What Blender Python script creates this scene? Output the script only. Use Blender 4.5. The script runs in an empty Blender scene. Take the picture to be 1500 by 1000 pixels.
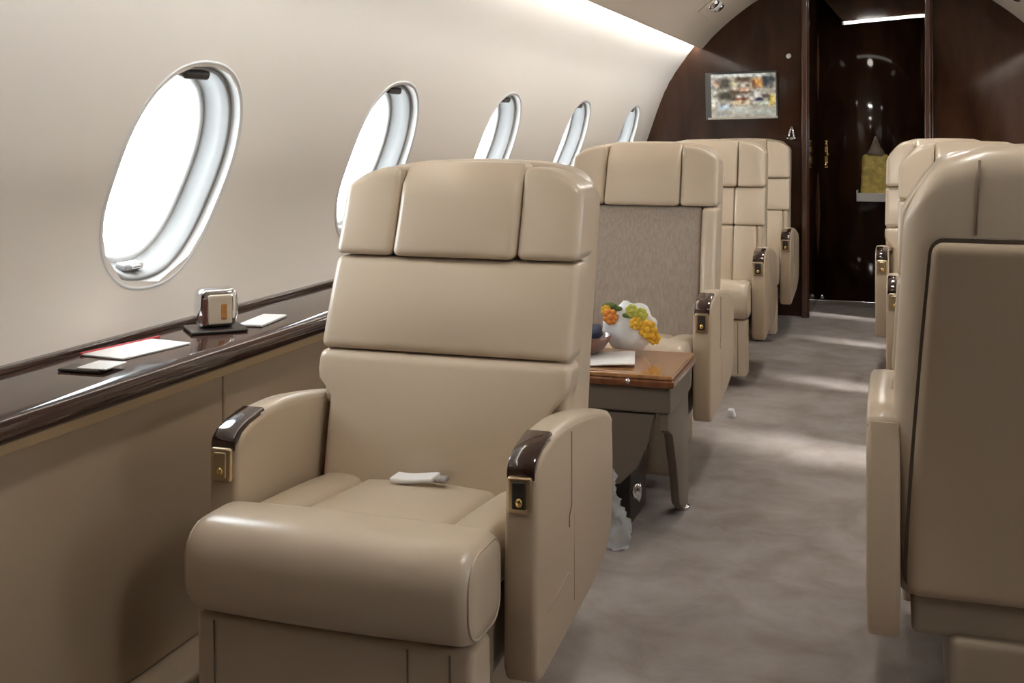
import bpy, bmesh, math, random
from mathutils import Vector, Matrix, noise
random.seed(7)
PI = math.pi
S = bpy.context.scene
COL = S.collection

# ------------------------------------------------------------------ materials
def new_mat(name):
    m = bpy.data.materials.new(name); m.use_nodes = True
    nt = m.node_tree
    return m, nt, nt.nodes['Principled BSDF']

def mat(name, col, rough=0.5, metal=0.0, coat=0.0, bump=0.0, bscale=200.0, var=0.0, vscale=3.0, spec=0.5, sheen=0.0):
    m, nt, b = new_mat(name)
    c = (*col, 1)
    b.inputs['Base Color'].default_value = c
    b.inputs['Roughness'].default_value = rough
    b.inputs['Metallic'].default_value = metal
    b.inputs['Coat Weight'].default_value = coat
    b.inputs['Coat Roughness'].default_value = 0.05
    b.inputs['Specular IOR Level'].default_value = spec
    b.inputs['Sheen Weight'].default_value = sheen
    tc = nt.nodes.new('ShaderNodeTexCoord')
    if var > 0:
        n = nt.nodes.new('ShaderNodeTexNoise'); n.inputs['Scale'].default_value = vscale
        n.inputs['Detail'].default_value = 5
        nt.links.new(tc.outputs['Object'], n.inputs['Vector'])
        r = nt.nodes.new('ShaderNodeValToRGB')
        r.color_ramp.elements[0].position = 0.35; r.color_ramp.elements[1].position = 0.65
        r.color_ramp.elements[0].color = tuple(x * (1 - var) for x in col) + (1,)
        r.color_ramp.elements[1].color = tuple(min(1, x * (1 + var)) for x in col) + (1,)
        nt.links.new(n.outputs['Fac'], r.inputs['Fac'])
        nt.links.new(r.outputs['Color'], b.inputs['Base Color'])
    if bump > 0:
        n2 = nt.nodes.new('ShaderNodeTexNoise'); n2.inputs['Scale'].default_value = bscale
        n2.inputs['Detail'].default_value = 3
        nt.links.new(tc.outputs['Object'], n2.inputs['Vector'])
        bp = nt.nodes.new('ShaderNodeBump'); bp.inputs['Strength'].default_value = bump
        bp.inputs['Distance'].default_value = 0.004
        nt.links.new(n2.outputs['Fac'], bp.inputs['Height'])
        nt.links.new(bp.outputs['Normal'], b.inputs['Normal'])
    return m

def emit(name, col, strength):
    m, nt, b = new_mat(name)
    b.inputs['Base Color'].default_value = (*col, 1)
    b.inputs['Emission Color'].default_value = (*col, 1)
    b.inputs['Emission Strength'].default_value = strength
    return m

def wood(name, dark, light, rough, scale=(2, 2, 22), coat=1.0):
    m, nt, b = new_mat(name)
    tc = nt.nodes.new('ShaderNodeTexCoord'); mp = nt.nodes.new('ShaderNodeMapping')
    mp.inputs['Scale'].default_value = scale
    n = nt.nodes.new('ShaderNodeTexNoise'); n.inputs['Scale'].default_value = 3; n.inputs['Detail'].default_value = 6
    n.inputs['Distortion'].default_value = 0.6
    r = nt.nodes.new('ShaderNodeValToRGB')
    r.color_ramp.elements[0].position = 0.3; r.color_ramp.elements[1].position = 0.72
    r.color_ramp.elements[0].color = (*dark, 1); r.color_ramp.elements[1].color = (*light, 1)
    nt.links.new(tc.outputs['Object'], mp.inputs['Vector']); nt.links.new(mp.outputs['Vector'], n.inputs['Vector'])
    nt.links.new(n.outputs['Fac'], r.inputs['Fac']); nt.links.new(r.outputs['Color'], b.inputs['Base Color'])
    b.inputs['Roughness'].default_value = rough
    b.inputs['Coat Weight'].default_value = coat; b.inputs['Coat Roughness'].default_value = 0.06
    b.inputs['Specular IOR Level'].default_value = 0.4
    return m

LEATHER = mat('beige_leather', (0.55, 0.455, 0.345), 0.30, bump=0.05, bscale=260, spec=0.65)
LEATHER_PANEL = mat('beige_side_panel', (0.47, 0.375, 0.27), 0.42, bump=0.05, bscale=260, spec=0.4)
SEAM = mat('seam_thread', (0.20, 0.15, 0.105), 0.7)
DARKGAP = mat('dark_gap', (0.035, 0.025, 0.018), 0.6)
FABRIC = None
CREAM_WALL = mat('cream_wall_panel', (0.80, 0.745, 0.675), 0.62, bump=0.05, bscale=60, spec=0.3)
CEILING = mat('ceiling_panel', (0.62, 0.54, 0.455), 0.55, spec=0.3)
WALL_LOW = mat('lower_wall_leather', (0.42, 0.325, 0.225), 0.5, bump=0.04, bscale=200, spec=0.35)
SILL = mat('sill_strip', (0.40, 0.33, 0.25), 0.5)
WHITE = mat('white_plastic', (0.80, 0.80, 0.79), 0.35)
RIMWHITE = mat('window_rim_white', (0.66, 0.66, 0.655), 0.3)
REVEAL = mat('window_reveal', (0.30, 0.298, 0.293), 0.4)
LINE = mat('window_seal', (0.30, 0.29, 0.28), 0.5)
BLACKPL = mat('dark_plastic', (0.03, 0.022, 0.018), 0.35)
GREYPL = mat('grey_plastic', (0.35, 0.34, 0.33), 0.35)
CHROME = mat('chrome', (0.80, 0.81, 0.83), 0.08, metal=1)
BRASS = mat('brass_plate', (0.52, 0.42, 0.28), 0.28, metal=1)
GOLD = mat('gold', (0.85, 0.62, 0.25), 0.22, metal=1)
DARKWOOD = wood('dark_gloss_wood', (0.026, 0.0105, 0.0055), (0.058, 0.025, 0.0135), 0.08, scale=(2.5, 2.5, 0.7), coat=0.0)
JAMB = wood('reddish_wood_edge', (0.055, 0.024, 0.014), (0.10, 0.046, 0.028), 0.2, scale=(4, 4, 0.7))
LEDGEWOOD = wood('dark_ledge_wood', (0.030, 0.013, 0.009), (0.062, 0.030, 0.021), 0.10, scale=(4, 0.5, 4), coat=0.25)
HONEY = wood('honey_wood', (0.33, 0.15, 0.055), (0.47, 0.24, 0.10), 0.2, scale=(14, 1.2, 6))
CAPWOOD = wood('arm_cap_wood', (0.024, 0.011, 0.008), (0.05, 0.025, 0.018), 0.14, scale=(6, 6, 6))
REDWOOD = wood('table_edge_wood', (0.14, 0.045, 0.018), (0.22, 0.08, 0.03), 0.2, scale=(14, 1.2, 6))
TRIMTAN = mat('tan_trim', (0.52, 0.37, 0.21), 0.35)
PAPER = mat('white_paper', (0.80, 0.79, 0.78), 0.5)
YELLOW = mat('yellow_petal', (0.80, 0.47, 0.035), 0.5)
ORANGE = mat('orange_petal', (0.80, 0.28, 0.05), 0.5)
LIME = mat('lime_petal', (0.55, 0.56, 0.10), 0.5)
GREEN = mat('leaf_green', (0.10, 0.16, 0.04), 0.5)
BOWL = wood('bowl_wood', (0.10, 0.03, 0.012), (0.19, 0.06, 0.03), 0.3)
NAVY = mat('navy_cloth', (0.03, 0.04, 0.09), 0.6)
BAGYELLOW = mat('yellow_paper', (0.72, 0.56, 0.15), 0.55, var=0.2, vscale=30)
REDPAPER = mat('red_paper', (0.45, 0.03, 0.04), 0.4)
BELT = mat('belt_webbing', (0.62, 0.58, 0.52), 0.6)
BACKSHELL = mat('seat_shell', (0.37, 0.285, 0.20), 0.5, spec=0.35)

TABLE_PANEL = mat('shaded_taupe_panel', (0.15, 0.12, 0.09), 0.45)  # taupe darkened so the colour carries the shade behind the near seat
FRAME_MAT = mat('seat_frame_vinyl', (0.27, 0.21, 0.15), 0.5)
def make_fabric():
    m, nt, b = new_mat('taupe_woven_fabric')
    tc = nt.nodes.new('ShaderNodeTexCoord'); mp = nt.nodes.new('ShaderNodeMapping')
    mp.inputs['Scale'].default_value = (60, 60, 4)
    n = nt.nodes.new('ShaderNodeTexNoise'); n.inputs['Scale'].default_value = 2.5; n.inputs['Detail'].default_value = 4
    r = nt.nodes.new('ShaderNodeValToRGB')
    r.color_ramp.elements[0].position = 0.3; r.color_ramp.elements[1].position = 0.7
    r.color_ramp.elements[0].color = (0.285, 0.24, 0.205, 1); r.color_ramp.elements[1].color = (0.37, 0.315, 0.27, 1)
    nt.links.new(tc.outputs['Object'], mp.inputs['Vector']); nt.links.new(mp.outputs['Vector'], n.inputs['Vector'])
    nt.links.new(n.outputs['Fac'], r.inputs['Fac']); nt.links.new(r.outputs['Color'], b.inputs['Base Color'])
    b.inputs['Roughness'].default_value = 0.85
    return m
FABRIC = make_fabric()

def make_carpet():
    m, nt, b = new_mat('taupe_carpet')
    tc = nt.nodes.new('ShaderNodeTexCoord')
    big = nt.nodes.new('ShaderNodeTexNoise'); big.inputs['Scale'].default_value = 5; big.inputs['Detail'].default_value = 5
    big.inputs['Roughness'].default_value = 0.62; big.inputs['Distortion'].default_value = 0.4
    r = nt.nodes.new('ShaderNodeValToRGB')
    r.color_ramp.elements[0].position = 0.36; r.color_ramp.elements[1].position = 0.66
    r.color_ramp.elements[0].color = (0.235, 0.200, 0.180, 1); r.color_ramp.elements[1].color = (0.330, 0.292, 0.275, 1)
    fine = nt.nodes.new('ShaderNodeTexNoise'); fine.inputs['Scale'].default_value = 160; fine.inputs['Detail'].default_value = 2
    bp = nt.nodes.new('ShaderNodeBump'); bp.inputs['Strength'].default_value = 0.35; bp.inputs['Distance'].default_value = 0.004
    for n in (big, fine): nt.links.new(tc.outputs['Object'], n.inputs['Vector'])
    nt.links.new(big.outputs['Fac'], r.inputs['Fac']); nt.links.new(r.outputs['Color'], b.inputs['Base Color'])
    nt.links.new(fine.outputs['Fac'], bp.inputs['Height']); nt.links.new(bp.outputs['Normal'], b.inputs['Normal'])
    b.inputs['Roughness'].default_value = 0.95; b.inputs['Specular IOR Level'].default_value = 0.15
    return m
CARPET = make_carpet()

def make_pane():
    m, nt, b = new_mat('window_acrylic')
    nt.nodes.remove(b)
    t = nt.nodes.new('ShaderNodeBsdfTransparent'); t.inputs['Color'].default_value = (0.97, 0.98, 0.98, 1)
    g = nt.nodes.new('ShaderNodeBsdfGlossy'); g.inputs['Roughness'].default_value = 0.02
    mx = nt.nodes.new('ShaderNodeMixShader'); mx.inputs['Fac'].default_value = 0.05
    nt.links.new(t.outputs[0], mx.inputs[1]); nt.links.new(g.outputs[0], mx.inputs[2])
    nt.links.new(mx.outputs[0], nt.nodes['Material Output'].inputs['Surface'])
    return m
PANE = make_pane()

def make_film():
    m, nt, b = new_mat('clear_plastic_film')
    b.inputs['Base Color'].default_value = (0.75, 0.77, 0.78, 1); b.inputs['Roughness'].default_value = 0.15
    t = nt.nodes.new('ShaderNodeBsdfTransparent'); mx = nt.nodes.new('ShaderNodeMixShader'); mx.inputs['Fac'].default_value = 0.42
    nt.links.new(t.outputs[0], mx.inputs[1]); nt.links.new(b.outputs[0], mx.inputs[2])
    nt.links.new(mx.outputs[0], nt.nodes['Material Output'].inputs['Surface'])
    return m
FILM = make_film()

# ------------------------------------------------------------------ mesh helpers
def link(name, me, m, parent=None, smooth=True):
    o = bpy.data.objects.new(name, me)
    COL.objects.link(o)
    if m is not None and not me.materials: me.materials.append(m)
    if smooth:
        for p in me.polygons: p.use_smooth = True
    if parent is not None: o.parent = parent
    return o

def obj(name, bm, m, parent=None, smooth=True):
    me = bpy.data.meshes.new(name)
    bmesh.ops.recalc_face_normals(bm, faces=bm.faces)
    bm.to_mesh(me); bm.free()
    return link(name, me, m, parent, smooth)

def tag(o, label=None, cat=None, group=None, kind=None):
    if label: o['label'] = label
    if cat: o['category'] = cat
    if group: o['group'] = group
    if kind: o['kind'] = kind
    return o

def thing(name, label, cat, loc=(0, 0, 0), rz=0, group=None):
    o = bpy.data.objects.new(name, None); COL.objects.link(o)
    o.empty_display_size = 0.1
    o.location = loc; o.rotation_euler = (0, 0, rz)
    return tag(o, label, cat, group)

def axis(h, r, seg, n):
    a = []
    if r > 0:
        for k in range(seg + 1): a.append(-h + r * math.tan(PI / 4 * k / seg))
    else: a.append(-h)
    inner = h - r
    if inner > 1e-6:
        e = min(r * 0.3, inner * 0.3) if r > 0 else 0
        pts = [-inner + e] if e > 0 else []
        for k in range(1, n): pts.append((-inner + e) + (2 * (inner - e)) * k / n)
        if e > 0: pts.append(inner - e)
        a += pts
    if r > 0:
        for k in range(seg + 1): a.append(h - r * math.tan(PI / 4 * (1 - k / seg)))
    else: a.append(h)
    out = [a[0]]
    for x in a[1:]:
        if x - out[-1] > 1e-7: out.append(x)
    return out

def rbox(bm, lo, hi, r=0.01, seg=3, n=(2, 2, 2), fn=None):
    """rounded box between lo and hi; fn(p, uvw) bends it, uvw in -1..1"""
    lo = Vector(lo); hi = Vector(hi); c = (lo + hi) / 2; h = (hi - lo) / 2
    r = min(r, h.x * 0.999, h.y * 0.999, h.z * 0.999)
    ax = [axis(h[i], r, seg, n[i]) for i in range(3)]
    cache = {}
    def vert(p):
        k = (round(p[0], 6), round(p[1], 6), round(p[2], 6))
        if k in cache: return cache[k]
        q = Vector(p)
        inn = Vector([max(-(h[i] - r), min(h[i] - r, q[i])) for i in range(3)])
        d = q - inn
        if r > 0 and d.length > 1e-9: q = inn + d.normalized() * r
        w = q + c
        if fn: w = Vector(fn(w, Vector([q[i] / h[i] for i in range(3)])))
        cache[k] = bm.verts.new(w)
        return cache[k]
    for a in range(3):
        b_, c_ = (a + 1) % 3, (a + 2) % 3
        for sgn in (-1, 1):
            for i in range(len(ax[b_]) - 1):
                for j in range(len(ax[c_]) - 1):
                    vs = []
                    for (ii, jj) in ((i, j), (i + 1, j), (i + 1, j + 1), (i, j + 1)):
                        p = [0, 0, 0]; p[a] = sgn * h[a]; p[b_] = ax[b_][ii]; p[c_] = ax[c_][jj]
                        vs.append(vert(p))
                    if sgn < 0: vs.reverse()
                    if len(set(vs)) == 4:
                        try: bm.faces.new(vs)
                        except ValueError: pass
    return bm

def box(lo, hi, r=0.004, seg=2, n=(2, 2, 2), fn=None):
    return rbox(bmesh.new(), lo, hi, r, seg, n, fn)

def catmull(pts, sub=6):
    P = [Vector(p) for p in pts]; out = []
    for i in range(len(P) - 1):
        p0 = P[max(i - 1, 0)]; p1 = P[i]; p2 = P[i + 1]; p3 = P[min(i + 2, len(P) - 1)]
        for k in range(sub):
            t = k / sub
            out.append(0.5 * ((2 * p1) + (p2 - p0) * t + (2 * p0 - 5 * p1 + 4 * p2 - p3) * t * t + (3 * p1 - p0 - 3 * p2 + p3) * t ** 3))
    out.append(P[-1])
    return out

def tube(bm, pts, r, n=8, closed=False, cap=True):
    P = [Vector(p) for p in pts]; rings = []
    up = Vector((0, 0, 1)); prev = None
    L = len(P)
    for i in range(L):
        if closed: t = P[(i + 1) % L] - P[i - 1]
        else: t = P[min(i + 1, L - 1)] - P[max(i - 1, 0)]
        t.normalize()
        if prev is None:
            a = t.cross(up)
            if a.length < 1e-3: a = t.cross(Vector((1, 0, 0)))
        else: a = prev - t * prev.dot(t)
        a.normalize(); b = t.cross(a); prev = a
        rr = r[i] if isinstance(r, (list, tuple)) else r
        rings.append([bm.verts.new(P[i] + (a * math.cos(2 * PI * k / n) + b * math.sin(2 * PI * k / n)) * rr) for k in range(n)])
    for i in range(L if closed else L - 1):
        A = rings[i]; B = rings[(i + 1) % L]
        for k in range(n): bm.faces.new((A[k], A[(k + 1) % n], B[(k + 1) % n], B[k]))
    if cap and not closed:
        bm.faces.new(rings[0][::-1]); bm.faces.new(rings[-1])
    return bm

def prism(bm, poly, axis_i, a, b, bev=0.0, seg=3):
    """poly: list of 2D points in the two remaining axes (cyclic order), extruded from a to b along axis_i"""
    def mk(p, t):
        v = [0, 0, 0]; v[axis_i] = t; v[(axis_i + 1) % 3] = p[0]; v[(axis_i + 2) % 3] = p[1]
        return bm.verts.new(v)
    A = [mk(p, a) for p in poly]; B = [mk(p, b) for p in poly]
    fs = [bm.faces.new(A[::-1]), bm.faces.new(B)]
    n = len(poly); sides = []
    for i in range(n): sides.append(bm.faces.new((A[i], A[(i + 1) % n], B[(i + 1) % n], B[i])))
    bmesh.ops.recalc_face_normals(bm, faces=fs + sides)
    if bev > 0:
        es = list(fs[0].edges) + list(fs[1].edges)
        bmesh.ops.bevel(bm, geom=es, offset=bev, segments=seg, profile=0.5, affect='EDGES', clamp_overlap=True)
    return bm

def lathe(bm, prof, n=24, c=(0, 0, 0), cap=True):
    rings = []
    for (r, z) in prof:
        rings.append([bm.verts.new((c[0] + r * math.cos(2 * PI * k / n), c[1] + r * math.sin(2 * PI * k / n), c[2] + z)) for k in range(n)])
    for i in range(len(rings) - 1):
        for k in range(n): bm.faces.new((rings[i][k], rings[i][(k + 1) % n], rings[i + 1][(k + 1) % n], rings[i + 1][k]))
    if cap: bm.faces.new(rings[0][::-1]); bm.faces.new(rings[-1])
    return bm

def blob(bm, c, r, sx=1, sy=1, sz=1, sub=2, nz=0.0, ns=8):
    g = bmesh.ops.create_icosphere(bm, subdivisions=sub, radius=r)
    for v in g['verts']:
        k = 1 + nz * noise.noise(v.co * ns + Vector(c) * 13)
        v.co = Vector((v.co.x * sx * k, v.co.y * sy * k, v.co.z * sz * k)) + Vector(c)
    return bm

def auto_smooth(o, ang=35):
    me = o.data
    bm = bmesh.new(); bm.from_mesh(me)
    for e in bm.edges:
        if len(e.link_faces) == 2 and e.calc_face_angle(0) > math.radians(ang): e.smooth = False
    bm.to_mesh(me); bm.free()
    return o

# ------------------------------------------------------------------ camera
TH = math.atan(562 / 1700)
cam = bpy.data.cameras.new('camera'); co = bpy.data.objects.new('camera', cam); COL.objects.link(co)
cam.lens = 36 * 1700 / 1500; cam.sensor_width = 36
cam.shift_x = 0; cam.shift_y = -307 / 1500
cam.clip_start = 0.05
co.location = (0, 0, 1.1); co.rotation_euler = (PI / 2, 0, TH)
S.camera = co

# ------------------------------------------------------------------ cabin shell
X0 = -0.17
Y_A, Y_B = -1.0, 7.12
LED_X, LED_Z = -1.15, 1.62
WALL_PTS = catmull([(-1.550, 0.60), (-1.556, 0.754), (-1.525, 0.90), (-1.468, 1.05), (-1.395, 1.257), (-1.335, 1.40), (-1.268, 1.50), (-1.195, 1.60), (-1.13, 1.68)], 8)
CUM = [0.0]
for i in range(1, len(WALL_PTS)): CUM.append(CUM[-1] + (WALL_PTS[i] - WALL_PTS[i - 1]).length)
def wall_at(s):
    s = max(0, min(CUM[-1] - 1e-6, s))
    for i in range(1, len(CUM)):
        if CUM[i] >= s:
            t = (s - CUM[i - 1]) / (CUM[i] - CUM[i - 1])
            p = WALL_PTS[i - 1].lerp(WALL_PTS[i], t); d = (WALL_PTS[i] - WALL_PTS[i - 1]).normalized()
            return p, d
def s_of_z(z):
    for i in range(1, len(CUM)):
        if WALL_PTS[i].y >= z:
            t = (z - WALL_PTS[i - 1].y) / (WALL_PTS[i].y - WALL_PTS[i - 1].y)
            return CUM[i - 1] + t * (CUM[i] - CUM[i - 1])
def wp(side, y, s, out=0.0):
    """point on the curved wall, pushed outwards by `out`"""
    p, d = wall_at(s)
    nx, nz = -d.y, d.x          # outward normal for the left wall (towards -x)
    x = p.x + nx * out; z = p.y + nz * out
    if side > 0: x = 2 * X0 - x
    return Vector((x, y, z))

WIN_Y = [2.165, 3.205, 4.255, 5.355, 6.505]
HY, HS = 0.212, 0.256
S_WIN = s_of_z(1.006)
def oval(a, hy, hs, e=2.35):
    c, s = math.cos(a), math.sin(a)
    k = (abs(c) ** e + abs(s) ** e) ** (-1 / e)
    return hy * k * c, hs * k * s

def make_wall(side, ys, name):
    bm = bmesh.new()
    edges = [Y_A] + [(ys[i] + ys[i + 1]) / 2 for i in range(len(ys) - 1)] + [Y_B + 0.06]
    NS = 16
    for w, yc in enumerate(ys):
        ya, yb = edges[w], edges[w + 1]
        s0, s1 = 0.0, CUM[-1]
        per = []
        for k in range(NS): per.append((ya + (yb - ya) * k / NS, s0))
        for k in range(NS): per.append((yb, s0 + (s1 - s0) * k / NS))
        for k in range(NS): per.append((yb + (ya - yb) * k / NS, s1))
        for k in range(NS): per.append((ya, s1 + (s0 - s1) * k / NS))
        rings = []
        for t in (0, 0.04, 0.1, 0.2, 0.32, 0.45, 0.6, 0.8, 1.0):
            ring = []
            for (py, ps) in per:
                a = math.atan2((ps - S_WIN) / HS, (py - yc) / HY)
                oy, os_ = oval(a, HY - 0.006, HS - 0.006)
                yy = yc + oy + (py - yc - oy) * t; ss = S_WIN + os_ + (ps - S_WIN - os_) * t
                ring.append(bm.verts.new(wp(side, yy, ss)))
            rings.append(ring)
        n = len(per)
        for i in range(len(rings) - 1):
            for k in range(n):
                bm.faces.new((rings[i][k], rings[i][(k + 1) % n], rings[i + 1][(k + 1) % n], rings[i + 1][k]))
    bmesh.ops.remove_doubles(bm, verts=bm.verts, dist=1e-4)
    o = obj(name, bm, CREAM_WALL)
    tag(o, kind='structure')
    return o

wl = make_wall(-1, WIN_Y, 'wall_left')
RIGHT_Y = [1.42, 2.47, 3.52, 4.57, 5.62, 6.64]
wr = make_wall(1, RIGHT_Y, 'wall_right')

def ring_sweep(side, yc, prof, N=72):
    """prof: list of (inset, out) -> closed oval rings"""
    bm = bmesh.new(); rings = []
    for (ins, out) in prof:
        r = []
        for k in range(N):
            oy, os_ = oval(2 * PI * k / N, HY - ins, HS - ins)
            r.append(bm.verts.new(wp(side, yc + oy, S_WIN + os_, out)))
        rings.append(r)
    for i in range(len(rings) - 1):
        for k in range(N): bm.faces.new((rings[i][k], rings[i][(k + 1) % N], rings[i + 1][(k + 1) % N], rings[i + 1][k]))
    return bm, rings

def pane_mesh(side, yc, ins, out, N=72):
    bm, r = ring_sweep(side, yc, [(ins, out), (ins + 0.04, out), (ins + 0.10, out)], N)
    bm.faces.new(r[-1])
    return bm

def make_window(n, side, yc, added_blind=False):
    root = bpy.data.objects.new('window_%d' % n, None); COL.objects.link(root); root['kind'] = 'structure'
    bm, _ = ring_sweep(side, yc, [(-0.007, 0.001), (-0.004, -0.002), (0.000, -0.002), (0.003, 0.001), (0.006, 0.006), (0.009, 0.013), (0.011, 0.019)])
    obj('rim', bm, RIMWHITE, root)
    bm, _ = ring_sweep(side, yc, [(0.0105, 0.018), (0.0115, 0.024), (0.0150, 0.024), (0.0155, 0.019)])
    obj('seal', bm, LINE, root)
    bm, _ = ring_sweep(side, yc, [(0.015, 0.020), (0.018, 0.017), (0.022, 0.022), (0.027, 0.042), (0.034, 0.068), (0.041, 0.076)])
    obj('reveal', bm, REVEAL, root)
    bm, _ = ring_sweep(side, yc, [(0.040, 0.0755), (0.045, 0.0745), (0.051, 0.078), (0.057, 0.092), (0.063, 0.097), (0.068, 0.103), (0.071, 0.12)])
    obj('inner_frame', bm, RIMWHITE, root)
    if added_blind: obj('added_blind', pane_mesh(side, yc, 0.055, 0.088), WHITE, root)  # unseen closed blind, added to block a sun patch on the carpet
    obj('pane', pane_mesh(side, yc, 0.066, 0.112), PANE, root)
    # shade pull at the top of the reveal
    if side < 0:
        bm = bmesh.new()
        c0 = wp(side, yc, S_WIN + HS - 0.046, 0.028)
        def place(p, uvw): return wp(side, yc + p.x, S_WIN + HS - 0.036 + p.z, 0.040 + p.y)
        rbox(bm, (-0.047, -0.022, -0.009), (0.047, 0.016, 0.012), 0.008, 3, (3, 2, 2), place)
        obj('shade_pull', bm, BLACKPL, root)
        bm = bmesh.new()
        def place2(p, uvw): return wp(side, yc + p.x - 0.01, S_WIN - HS + 0.038 + p.z, 0.045 + p.y)
        rbox(bm, (-0.034, -0.012, -0.008), (0.034, 0.016, 0.008), 0.006, 2, (3, 2, 2), place2)
        lt = obj('shade_latch', bm, GREYPL, root)
        bm = bmesh.new()
        rbox(bm, (-0.016, -0.020, -0.002), (0.016, -0.008, 0.006), 0.003, 2, (2, 2, 2), place2)
        obj('latch_tab', bm, CHROME, lt)
    return root

for i, y in enumerate(WIN_Y): make_window(i + 1, -1, y)
for i, y in enumerate(RIGHT_Y): make_window(i + 6, 1, y, i == 1)

# floor
fl = obj('floor', box((-1.62, Y_A - 0.1, -0.05), (1.3, 8.1, 0.0), 0.0, 1, (4, 8, 1)), CARPET, smooth=False)
tag(fl, kind='structure')

# lower side wall panels (leather covered) with open joints
def side_x(side, x): return x if side < 0 else 2 * X0 - x
def sbox(side, lo, hi, r=0.004, seg=2, n=(2, 2, 2)):
    a, b = side_x(side, lo[0]), side_x(side, hi[0])
    return box((min(a, b), lo[1], lo[2]), (max(a, b), hi[1], hi[2]), r, seg, n)
for side, nm, w in ((-1, 'left', wl), (1, 'right', wr)):
    ys = [Y_A, 0.9, 2.21, 3.25, 4.3, 5.5, Y_B]
    back = obj('lower_backing', sbox(side, (-1.56, Y_A, 0.0), (-1.405, Y_B, 0.605), 0.0, 1), DARKGAP, w, smooth=False)
    for k in range(len(ys) - 1):
        obj('lower_panel', sbox(side, (-1.41, ys[k] + 0.0025, 0.043), (-1.395, ys[k + 1] - 0.0025, 0.573), 0.004), WALL_LOW, w)
    b = obj('baseboard_' + nm, sbox(side, (-1.42, Y_A, 0.0), (-1.30, Y_B, 0.042), 0.012, 3), SILL)
    tag(b, kind='structure')

# ledge (continuous worktop along each wall)
def make_ledge(side, name):
    bm = bmesh.new()
    poly = [(-1.585, 0.612), (-1.330, 0.612), (-1.312, 0.615), (-1.304, 0.621), (-1.301, 0.630), (-1.302, 0.642), (-1.306, 0.651), (-1.314, 0.657), (-1.328, 0.660), (-1.545, 0.660), (-1.585, 0.660)]
    poly = [(side_x(side, x), z) for x, z in poly]
    A = [bm.verts.new((x, Y_A, z)) for x, z in poly]; B = [bm.verts.new((x, Y_B, z)) for x, z in poly]
    bm.faces.new(A); bm.faces.new(B[::-1])
    for i in range(len(poly)): bm.faces.new((A[i], B[i], B[(i + 1) % len(poly)], A[(i + 1) % len(poly)]))
    o = obj(name, bm, LEDGEWOOD, smooth=True); auto_smooth(o, 50)
    return o
led = make_ledge(-1, 'trim_1'); tag(led, kind='structure')
led2 = make_ledge(1, 'trim_2'); tag(led2, kind='structure')
for side, L in ((-1, led), (1, led2)):
    obj('tan_strip', sbox(side, (-1.42, Y_A, 0.5785), (-1.360, Y_B, 0.611), 0.003), TRIMTAN, L)
    obj('shadow_gap', sbox(side, (-1.42, Y_A, 0.5725), (-1.388, Y_B, 0.579), 0.0, 1), DARKGAP, L)
    obj('back_lip', sbox(side, (-1.575, Y_A, 0.659), (-1.536, Y_B, 0.672), 0.004), LEDGEWOOD, L)

# ceiling
def make_ceiling():
    half = [(-1.133, 1.610), (-1.122, 1.613), (-1.06, 1.682), (-0.973, 1.762), (-0.87, 1.842), (-0.78, 1.898), (-0.62, 1.955), (-0.42, 1.985), (X0, 1.992)]
    half = [tuple(p) for p in catmull([(a, b) for a, b in half], 4)]
    full = half + [(2 * X0 - x, z) for x, z in reversed(half[:-1])]
    bm = bmesh.new(); ys = [Y_A, 1, 3, 5, Y_B + 0.06]
    g = [[bm.verts.new((x, y, z)) for x, z in full] for y in ys]
    t = [[bm.verts.new((X0 + (x - X0) * 1.0, y, z + 0.010)) for x, z in full] for y in ys]
    for i in range(len(ys) - 1):
        for k in range(len(full) - 1):
            bm.faces.new((g[i][k], g[i + 1][k], g[i + 1][k + 1], g[i][k + 1]))
            bm.faces.new((t[i][k], t[i][k + 1], t[i + 1][k + 1], t[i + 1][k]))
        bm.faces.new((g[i][0], t[i][0], t[i + 1][0], g[i + 1][0]))
        bm.faces.new((g[i][-1], g[i + 1][-1], t[i + 1][-1], t[i][-1]))
    o = obj('ceiling', bm, CEILING); auto_smooth(o, 40)
    tag(o, kind='structure')
    # outer fuselage crown that closes the cove above the ceiling panel
    bm = bmesh.new()
    pr = [(-1.13, 1.68), (-1.06, 1.775), (-0.6, 2.05), (X0, 2.10)]
    pr = pr + [(2 * X0 - x, z) for x, z in reversed(pr[:-1])]
    A = [bm.verts.new((x, Y_A, z)) for x, z in pr]; B = [bm.verts.new((x, Y_B + 0.06, z)) for x, z in pr]
    for k in range(len(pr) - 1): bm.faces.new((A[k], B[k], B[k + 1], A[k + 1]))
    obj('crown_shell', bm, CREAM_WALL, o)
    return o
ceil = make_ceiling()

LED_MAT = emit('cove_led', (0.92, 0.96, 1.0), 38.0)
for side, nm in ((-1, 'left'), (1, 'right')):
    a, b = side_x(side, -1.118), side_x(side, -1.098)
    o = obj('cove_light', box((min(a, b), 0.75, 1.660), (max(a, b), Y_B - 0.01, 1.672), 0.0, 1), LED_MAT, smooth=False)
    tag(o, 'long white LED strip glowing behind the %s edge of the ceiling panel' % nm, 'light', 'cove light strips')

# unseen ceiling dome lamps, added above the frame for light from overhead
DOME = emit('added_dome_diffuser', (1.0, 0.96, 0.90), 36.0)
for k, y in enumerate((1.72, 4.3, 5.9)):
    t = thing('added_ceiling_light', 'flat round warm white light added in the middle of the cabin ceiling', 'light', (X0, y, 1.99), 0, 'added ceiling lights down the cabin')
    bm = bmesh.new(); lathe(bm, [(0.12, -0.012), (0.135, -0.012), (0.14, 0.0), (0.12, 0.0)], 32, cap=False); obj('trim_ring', bm, CHROME, t)
    bm = bmesh.new(); lathe(bm, [(0.12, -0.010), (0.12, 0.0)], 32); obj('diffuser', bm, DOME, t)

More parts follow.
